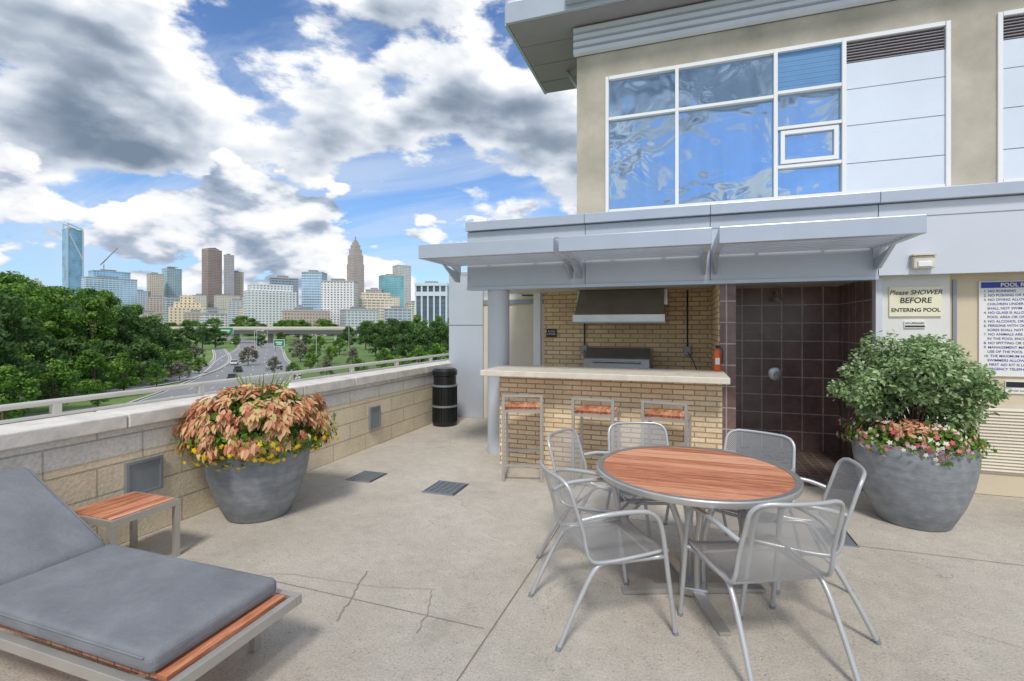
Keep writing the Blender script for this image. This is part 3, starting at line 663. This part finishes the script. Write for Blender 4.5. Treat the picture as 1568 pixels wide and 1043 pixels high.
for la,d in ((-70,125),(-88,160),(-97,185),(-118,220),(-60,105),(-135,255),(-105,190),(-84,148)): car(la,d,HEAD+math.radians(115),M_cars[int(d)%4],'moving_car')

F_t1=foliage('tree_leaves_green',[(0,(.03,.08,.014)),(.35,(.09,.20,.03)),(.7,(.19,.34,.055)),(1,(.34,.50,.12))],.3,.3,.6)
F_t2=foliage('tree_leaves_dark',[(0,(.022,.06,.018)),(.5,(.065,.14,.035)),(1,(.17,.28,.08))],.3,.3,.55)
F_t3=foliage('tree_leaves_crape_myrtle',[(0,(.07,.10,.05)),(.5,(.18,.22,.13)),(.8,(.38,.30,.29)),(1,(.50,.42,.40))],.45,.3,.3)
M_bark=mat('bark',(.12,.09,.06),.95,0,var=.3)
def tree_data(seed,h,w,fol,n=3600,base=.25,leaf=.42):
    global rng; rng=np.random.default_rng(seed); P=[];D=[]; cs=[]
    for i in range(34):
        t=rng.random(); z=h*(base+.1+(.84-base)*t); rr=w*.5*math.sin(math.pi*min(.93,max(.18,.22+.72*t)))*rng.uniform(.4,.95); a=rng.uniform(0,6.283)
        cs.append((rr*math.cos(a),rr*math.sin(a),z,w*rng.uniform(.07,.17)))
    cs.append((0,0,h*.88,w*.12)); cs.append((0,0,h*.6,w*.24))
    for c in cs:
        k=int(n/len(cs)); d=rdir(k); P.append(np.array(c[:3])+d*(c[3]*(.55+.5*rng.random(k)))[:,None]*np.array([1,1,.8])); D.append(d)
    P=np.concatenate(P);D=np.concatenate(D)
    lm=scatter('crown',QUAD,QF,P,D+rdir(len(P))*.6,rdir(len(P)),rng.uniform(.55,1.3,len(P))*leaf,fol,'DATA')
    vs=[];fs=[]
    def cone(a,b,r0,r1):
        a=Vector(a);b=Vector(b); d=(b-a).normalized(); u=d.orthogonal().normalized(); v=d.cross(u); s=len(vs)
        for p,r in ((a,r0),(b,r1)):
            for i in range(7): an=i*6.283/7; vs.append(p+u*math.cos(an)*r+v*math.sin(an)*r)
        for i in range(7): fs.append((s+i,s+(i+1)%7,s+7+(i+1)%7,s+7+i))
    tr=h*.02; cone((0,0,-.3),(0,0,h*.45),tr*1.3,tr*.8); cone((0,0,h*.44),(.2,.1,h*.8),tr*.8,tr*.25)
    for i,c in enumerate(cs[:9]): cone((0,0,h*(.2+.03*(i%8))),c[:3],tr*.5,tr*.12)
    tm=bpy.data.meshes.new('trunk'); tm.from_pydata(vs,[],fs); tm.materials.append(M_bark)
    return lm,tm
TD=[tree_data(11,17,13,F_t1,8000,.15,.33),tree_data(12,20,13,F_t1,8500,.15,.33),tree_data(13,14,12,F_t2,6000,.12,.34),tree_data(14,8,7,F_t1,3200,.1,.26),tree_data(15,12,11,F_t2,5000,.08,.36),tree_data(16,6,6,F_t3,2200,.1,.25)]
rng=np.random.default_rng(5)
def tree(lat,d,k,s=1.0,name='deciduous_tree'):
    g=Group(name,site(lat,d,GZ),random.uniform(0,6.28),True); g.e.scale=(s*random.uniform(.9,1.2),s*random.uniform(.9,1.2),s)
    addobj('crown',TD[k][0],g); addobj('trunk',TD[k][1],g)
def L(x,d): return (x-784)/749*d
for x,d,k,s in [(-60,95,1,1.1),(10,100,1,1.2),(50,110,1,1.12),(90,106,1,1.08),(130,112,0,1.2),(165,118,0,1.2),(205,125,0,1.02),(25,82,1,1.0),(-20,70,2,1.2),(75,90,0,1.12),(140,96,0,1.05),(185,106,2,1.15),(-50,58,2,.9),(228,122,2,.95),(20,64,3,1.1),(60,74,4,.85),(110,80,4,.8),(170,90,4,.75),(215,98,4,.75),(5,56,3,.9),(-90,80,1,1),(-130,90,1,1.1),(245,140,4,.9),(40,96,2,1.2),(100,100,2,1.2),(145,78,3,1.0),(80,66,3,.9),(190,84,3,.9),(235,105,3,1.0),(262,118,3,.75),(285,128,3,.7),(240,92,3,.6),(275,104,5,.7),(305,120,3,.5),(150,70,3,.5)]:
    tree(L(x,d),d,k,s)
for x,d,k,s in [(262,170,4,.9),(285,200,4,1),(248,190,2,.9),(310,240,2,.85),(330,260,4,1),(300,150,5,1.0),(380,145,5,.9),(460,160,5,1),(575,190,4,1),(600,170,4,1),(620,185,2,1),(645,160,4,1),(668,190,2,1),(690,150,4,1),(560,240,2,1),(535,260,4,1),(590,120,3,.8),(640,115,3,.9),(670,105,3,1),(540,140,5,.9),(505,150,3,.7),(480,165,3,.7),(455,190,5,1.1),(610,100,3,.7),(520,200,3,.9),(490,230,3,.9),(680,85,3,.8),(400,270,4,.6),(430,290,2,.6),(470,280,4,.6),(360,280,3,.8),(420,118,5,.7),(500,110,5,.7),(550,105,3,.6),(650,135,4,.8),(625,140,4,.8),(678,130,2,.85),(600,210,2,1.1),(640,220,0,1.0),(672,240,0,1.0),(475,130,3,.6),(450,105,3,.5)]:
    tree(L(x,d),d,k,s)
tb2=Group('distant_treeline',(0,0,0))
for i in range(150):
    x=rng.uniform(-150,760); d=rng.uniform(380,640); 
    if i>95: d=rng.uniform(650,820)
    k=int(rng.integers(0,3)); lat=L(x,d)
    e=addobj('crown_mass',TD[k][0],tb2); e.location=site(lat,d,GZ); e.scale=(1.5,1.5,rng.uniform(.75,1.15)); e.rotation_euler=(0,0,rng.uniform(0,6.28))

# ---------------------------------------------------------------- skyline
def facade(name,wall,glass,fh=4.0,bw=4.0,fz=.5,fx=.6,rough=.35):
    wall=tuple(min(.8,c*1.25+.03) for c in wall)  # walls brightened; some distance haze is put into their base colour
    m,t=newmat(name); co,sp=t.wallco(); s2=t.n('ShaderNodeSeparateXYZ',None,Vector=co)
    a=t.m('LESS_THAN',t.m('FRACT',t.m('DIVIDE',s2.outputs[1],fh)),fz); b=t.m('LESS_THAN',t.m('FRACT',t.m('DIVIDE',s2.outputs[0],bw)),fx)
    w=t.m('MULTIPLY',a,b)
    ge=t.n('ShaderNodeNewGeometry'); nz=t.n('ShaderNodeSeparateXYZ',None,Vector=ge.outputs['Normal'])
    w=t.m('MULTIPLY',w,t.m('LESS_THAN',t.m('ABSOLUTE',nz.outputs[2]),.5))
    v=t.noise(t.obj(),.03,3,.5)
    g2=t.mix(t.smooth(v,.35,.65),glass,tuple(min(1,c*1.8+.04) for c in glass))
    c=t.mix(w,wall,g2); r=t.m('SUBTRACT',.8,t.m('MULTIPLY',w,.55))
    t.out(c,r); return m
def tower(name,lat,D,w,ztop,m,rot=0,depth=1.0,parts=None):
    az=math.atan2(-lat,D); ph=math.radians(abs(rot)); side=w*math.cos(az)/(math.cos(ph)+depth*math.sin(ph))
    g=Group(name,site(lat,D,GZ),HEAD+az+math.radians(rot),True); H=ztop-GZ; h=side/2; dp=side*depth
    if parts is None: parts=[(1,0,1)]
    for i,(f,z0,z1) in enumerate(parts):
        box('tier',-h*f,h*f,dp/2-dp/2*f,dp/2+dp/2*f,H*z0+(0.05*i),H*z1,m,g)
    if len(parts)==1:
        box('parapet',-h-.4,h+.4,-.4,dp+.4,H+.01,H+1.6,M_kerb,g); box('roof_plant',-h*.5,h*.3,dp*.3,dp*.7,H+1.62,H+5,M_vent,g)
    return g,h,dp,H
fa=facade
Mfr=mat('tower_frame',(.62,.70,.80),.4)
g,h,dp,H=tower('glass_skyscraper',-1071,1200,52,238,fa('duke_glass',(.24,.38,.52),(.14,.30,.48),4,3,.75,.85,.2),22,.8,[(1,0,.9999)])
prism_y('crown_frame',[(-h,H),(-h,H+16),(h,H+5),(h,H),(h-3,H),(h-3,H+3),(-h+3,H+13),(-h+3,H)],0,3,Mfr,g)
prism_y('crown_frame_rear',[(-h,H),(-h,H+16),(h,H+5),(h,H),(h-3,H),(h-3,H+3),(-h+3,H+13),(-h+3,H)],dp-3,dp,Mfr,g)
box('edge_fin',-h-1,-h+2,-1,-.05,0,H,Mfr,g); box('edge_fin',h-2,h+1,-1,-.05,0,H,Mfr,g)
mesh('diagonal_fold',[(-h+2,-.5,H*.96),(-h+5,-.5,H*.96),(h-2,-.5,H*.74),(h-2,-.5,H*.71)],[(0,1,2,3)],Mfr,g)
tower('office_block',-817,1000,87,113,fa('blue_glass_a',(.35,.48,.60),(.12,.28,.46),4,5,.7,.8),15,.5)
tower('office_block',-800,980,113,97,fa('blue_glass_b',(.50,.54,.58),(.14,.30,.48),4.2,6,.6,.85),15,.4)
tower('office_tower',-836,1150,41,124,fa('beige_a',(.50,.44,.36),(.16,.17,.19),4,4,.5,.5),10,.8)
g,h,dp,H=tower('glass_office_tower',-827,1200,50,142,fa('teal_a',(.42,.50,.54),(.10,.24,.32),4,4,.7,.6),25,.9); box('penthouse',-h*.7,h*.7,dp*.2,dp*.8,H+5.1,H+7,Mfr,g)
tower('stone_courthouse',-564,850,65,50,fa('stone_a',(.60,.51,.38),(.16,.15,.14),5,6,.5,.4),0,.6,[(1,0,.75),(.75,.75,.9),(.4,.9,1.1)])
g,h,dp,H=tower('brown_office_tower',-728,1200,50,188,fa('brown_a',(.30,.22,.20),(.12,.11,.13),4,3.5,.45,.7),28,.9,[(1,0,.9999)]); prism_y('sloped_crown',[(-h,H),(-h,H+4),(0,H+7),(h,H)],0,dp,mat('brown_cap',(.30,.23,.21),.6),g)
tower('curved_office_tower',-702,1215,26,178,fa('grey_b',(.34,.32,.35),(.14,.15,.18),4,3,.5,.6),5,.8)
g,h,dp,H=tower('beige_office_tower',-702,1250,38,140,fa('rose_a',(.56,.46,.41),(.20,.20,.22),4,4,.5,.5),10,.8)
tower('hotel_building',-342,700,78,58,fa('white_a',(.58,.60,.62),(.16,.19,.23),3.6,4.5,.5,.55),12,.5,[(1,0,.92),(.85,.92,1.06)])
tower('grey_office_building',-371,800,48,80,fa('slate_a',(.26,.31,.37),(.10,.14,.19),4,5,.6,.9),8,.6)
g,h,dp,H=tower('convention_hotel',-307,750,40,84,fa('blue_c',(.40,.50,.60),(.16,.26,.38),4,4,.5,.9),-18,.9)
tower('white_apartment_tower',-232,650,50,61,fa('white_b',(.66,.66,.65),(.12,.13,.16),3.3,4.2,.5,.5),-14,.6)
tower('stone_skyscraper',-376,1200,43,219,fa('corp_a',(.42,.35,.33),(.15,.14,.16),4,3.2,.6,.5),30,1,[(1,0,.72),(.9,.72,.82),(.74,.82,.88),(.56,.88,.93),(.38,.93,.96),(.22,.96,.985),(.08,.985,1.02)])
tower('low_office_block',-194,700,54,50,fa('beige_c',(.60,.53,.43),(.22,.22,.22),4,6,.45,.8),6,.5,[(1,0,.85),(.8,.85,1)])
tower('teal_glass_tower',-267,1100,57,115,fa('teal_b',(.22,.40,.44),(.08,.27,.33),4,4,.7,.85),15,.7)
g,h,dp,H=tower('domed_office_tower',-263.5,1200,46,150,fa('beige_d',(.52,.48,.46),(.16,.24,.33),4,4,.55,.6),25,.9,[(1,0,.9999)])
lathe('dome',[(h*.8,0),(h*.7,4),(h*.45,8),(h*.1,11)],(0,dp/2,H),Mfr,g,24)
g,h,dp,H=tower('arched_office_building',-69.5,420,30,36,fa('dark_glass_arch',(.05,.06,.08),(.06,.09,.13),4,4,.8,.9),-10,.8,[(1,0,.9999)])
for i in range(6): x=-h+i*(2*h/5); box('pier',x-.7,x+.7,-.8,-.02,0,H+.5,M_wpanel,g); box('pier_side',h+.02,h+.8,i*dp/5.0-.0,i*dp/5+1.3,0,H+.5,M_wpanel,g)
box('cornice',-h-1,h+1,-1.2,dp+1,H+.51,H+3,M_wpanel,g); box('cornice_low',-h-.9,h+.9,-1,-.85,H*.82,H*.9,M_wpanel,g)
tower('distant_office_tower',-1455,1500,50,150,fa('beige_e',(.46,.44,.42),(.2,.22,.25),5,5,.5,.5),10,.8,[(1,0,.85),(.7,.85,.95),(.3,.95,1)])
pal=[(.52,.47,.40),(.58,.57,.55),(.42,.32,.27),(.46,.48,.52),(.60,.52,.40),(.36,.42,.50)]
for i,(x,d,w,z) in enumerate([(230,900,60,26),(330,950,50,34),(300,800,40,24),(362,900,36,48),(395,760,50,30),(212,1100,50,80),(440,760,60,34),(560,900,50,46),(500,900,40,60),(75,1300,60,24),(640,900,40,44),(610,700,40,26),(350,1100,60,70),(285,1000,60,44),(240,1000,50,60),(385,1000,40,60),(590,1000,60,62),(655,1000,50,40),(410,700,50,22),(330,720,40,20),(470,600,60,20),(555,620,50,22),(130,1100,60,50),(268,900,36,52),(305,1150,40,74),(400,1150,50,84),(572,1050,40,80)]):
    tower('low_rise_building',L(x,d),d,w,z,fa('lowrise_%d'%i,pal[i%6],(.14,.17,.21),3.6+.3*(i%3),3.5+(i%4),.45+.05*(i%3),.5+.1*(i%4)),random.uniform(-20,20),.7)
cg=Group('tower_crane',site(-826,990,113),HEAD+.7,True); tube('mast',[(0,0,0),(0,0,14)],.8,M_soffit,cg,res=0); tube('jib',[(-6,0,12),(22,0,50)],.9,M_soffit,cg,res=0); tube('tie',[(0,0,18),(-6,0,12)],.5,M_soffit,cg,res=0); tube('cable',[(0,0,18),(22,0,50)],.3,M_soffit,cg,res=0)

# ---------------------------------------------------------------- sky, sun
SUN_EL=math.radians(52); SUN_AZ=math.radians(165)
w=bpy.data.worlds.new('World'); scene.world=w; w.use_nodes=True; t=NT(w)
sky=t.n('ShaderNodeTexSky',{'sky_type':'NISHITA','sun_disc':False,'sun_elevation':SUN_EL,'sun_rotation':SUN_AZ,'air_density':1.0,'dust_density':.6,'ozone_density':2.5})
dirv=t.n('ShaderNodeTexCoord').outputs['Generated']; sp=t.n('ShaderNodeSeparateXYZ',None,Vector=dirv)
def shift(v,o):
    nd=t.n('ShaderNodeVectorMath',{'operation':'ADD'}); t.set(nd.inputs[0],v); nd.inputs[1].default_value=o; return nd.outputs[0]
def vor(v,s): return t.n('ShaderNodeTexVoronoi',None,Vector=v,Scale=s).outputs[0]
el=sp.outputs[2]
zc=t.m('ADD',t.m('MAXIMUM',el,0.0),.26)
pl0=t.n('ShaderNodeCombineXYZ',None,X=t.m('DIVIDE',sp.outputs[0],zc),Y=t.m('DIVIDE',sp.outputs[1],zc),Z=0.0).outputs[0]
vA=shift(t.scale(dirv,(2.5,2.5,5.0)),(1.3,4.1,.4))
def dens(v,det,vs,k,rough):
    n=t.noise(v,1.0,det,rough,.1); b=t.m('SUBTRACT',.45,vor(v,vs))
    return t.m('ADD',n,t.m('MULTIPLY',b,k))
nA=dens(vA,8,3.2,.12,.57); nA2=dens(shift(vA,(.10,.02,.16)),4,3.2,.12,.57)
hiA=t.smooth(el,.14,.28)
rear=t.m('MULTIPLY',t.smooth(t.m('MULTIPLY',sp.outputs[1],-1.0),.1,.6),.045)
dA=t.m('ADD',t.m('ADD',nA,rear),t.m('MULTIPLY',t.m('SUBTRACT',hiA,1.0),.22))
maskA=t.smooth(dA,.432,.488)
shA=t.m('ADD',t.m('SUBTRACT',.93,t.m('MULTIPLY',t.smooth(dA,.47,.61),.78)),t.m('MULTIPLY',t.m('SUBTRACT',nA,nA2),4.2),clamp=True)
colA=t.ramp(shA,[(0.0,(1.35,1.75,2.35)),(.3,(2.2,2.65,3.3)),(.65,(4.3,4.7,5.3)),(1,(6.8,6.9,7.0))])
ci=t.noise(t.scale(pl0,(.8,2.8,1)),1.0,6,.6,.8); maskC=t.m('MULTIPLY',t.smooth(ci,.40,.68),.6)
vB=shift(t.scale(dirv,(5.2,5.2,10.5)),(0,0,.35))
nB=dens(vB,8,2.6,.15,.53); nB2=dens(shift(vB,(.10,.0,.34)),4,2.6,.15,.53)
band=t.m('MULTIPLY',t.smooth(el,-.05,.05),t.m('SUBTRACT',1.0,t.smooth(el,.20,.34)))
dB=t.m('ADD',nB,t.m('MULTIPLY',t.m('SUBTRACT',band,1.0),.30))
maskB=t.smooth(dB,.428,.465)
litB=t.m('ADD',.60,t.m('MULTIPLY',t.m('SUBTRACT',nB,nB2),4.2),clamp=True)
colB=t.ramp(litB,[(0,(1.9,2.4,3.2)),(.35,(3.1,3.6,4.4)),(.62,(5.7,5.9,6.3)),(1,(7.1,7.1,7.0))])
tint=t.mix(1.0,sky.outputs[0],(.80,.96,1.16),'MULTIPLY')
c0=t.mix(maskC,tint,(4.4,5.1,6.1)); hz=t.m('SUBTRACT',1.0,t.smooth(el,-.02,.20)); c0=t.mix(t.m('MULTIPLY',hz,.6),c0,(3.0,4.3,6.0))
c1=t.mix(maskA,c0,colA); c2=t.mix(maskB,c1,colB)
bg=t.n('ShaderNodeBackground',None,Color=c2,Strength=.15); o=t.n('ShaderNodeOutputWorld'); t.set(o.inputs[0],bg.outputs[0])
w.cycles.sampling_method='MANUAL'; w.cycles.sample_map_resolution=512
sl=bpy.data.lights.new('sun','SUN'); sl.energy=2.5; sl.angle=math.radians(11); sl.color=(1,.95,.88)
so=bpy.data.objects.new('sun',sl); COL.objects.link(so)
sd=Vector((math.sin(SUN_AZ)*math.cos(SUN_EL),math.cos(SUN_AZ)*math.cos(SUN_EL),math.sin(SUN_EL)))
so.rotation_euler=sd.to_track_quat('Z','Y').to_euler(); so.location=(0,-5,20)

# ---------------------------------------------------------------- camera
cam=bpy.data.cameras.new('camera'); cam.lens=17.2; cam.sensor_width=36; cam.shift_y=-.0137; cam.clip_start=.05; cam.clip_end=20000
co=bpy.data.objects.new('camera',cam); COL.objects.link(co); co.location=(0,0,1.6); co.rotation_euler=(math.pi/2,0,HEAD); scene.camera=co
scene.view_settings.view_transform='Standard'; scene.view_settings.look='None'; scene.view_settings.exposure=0
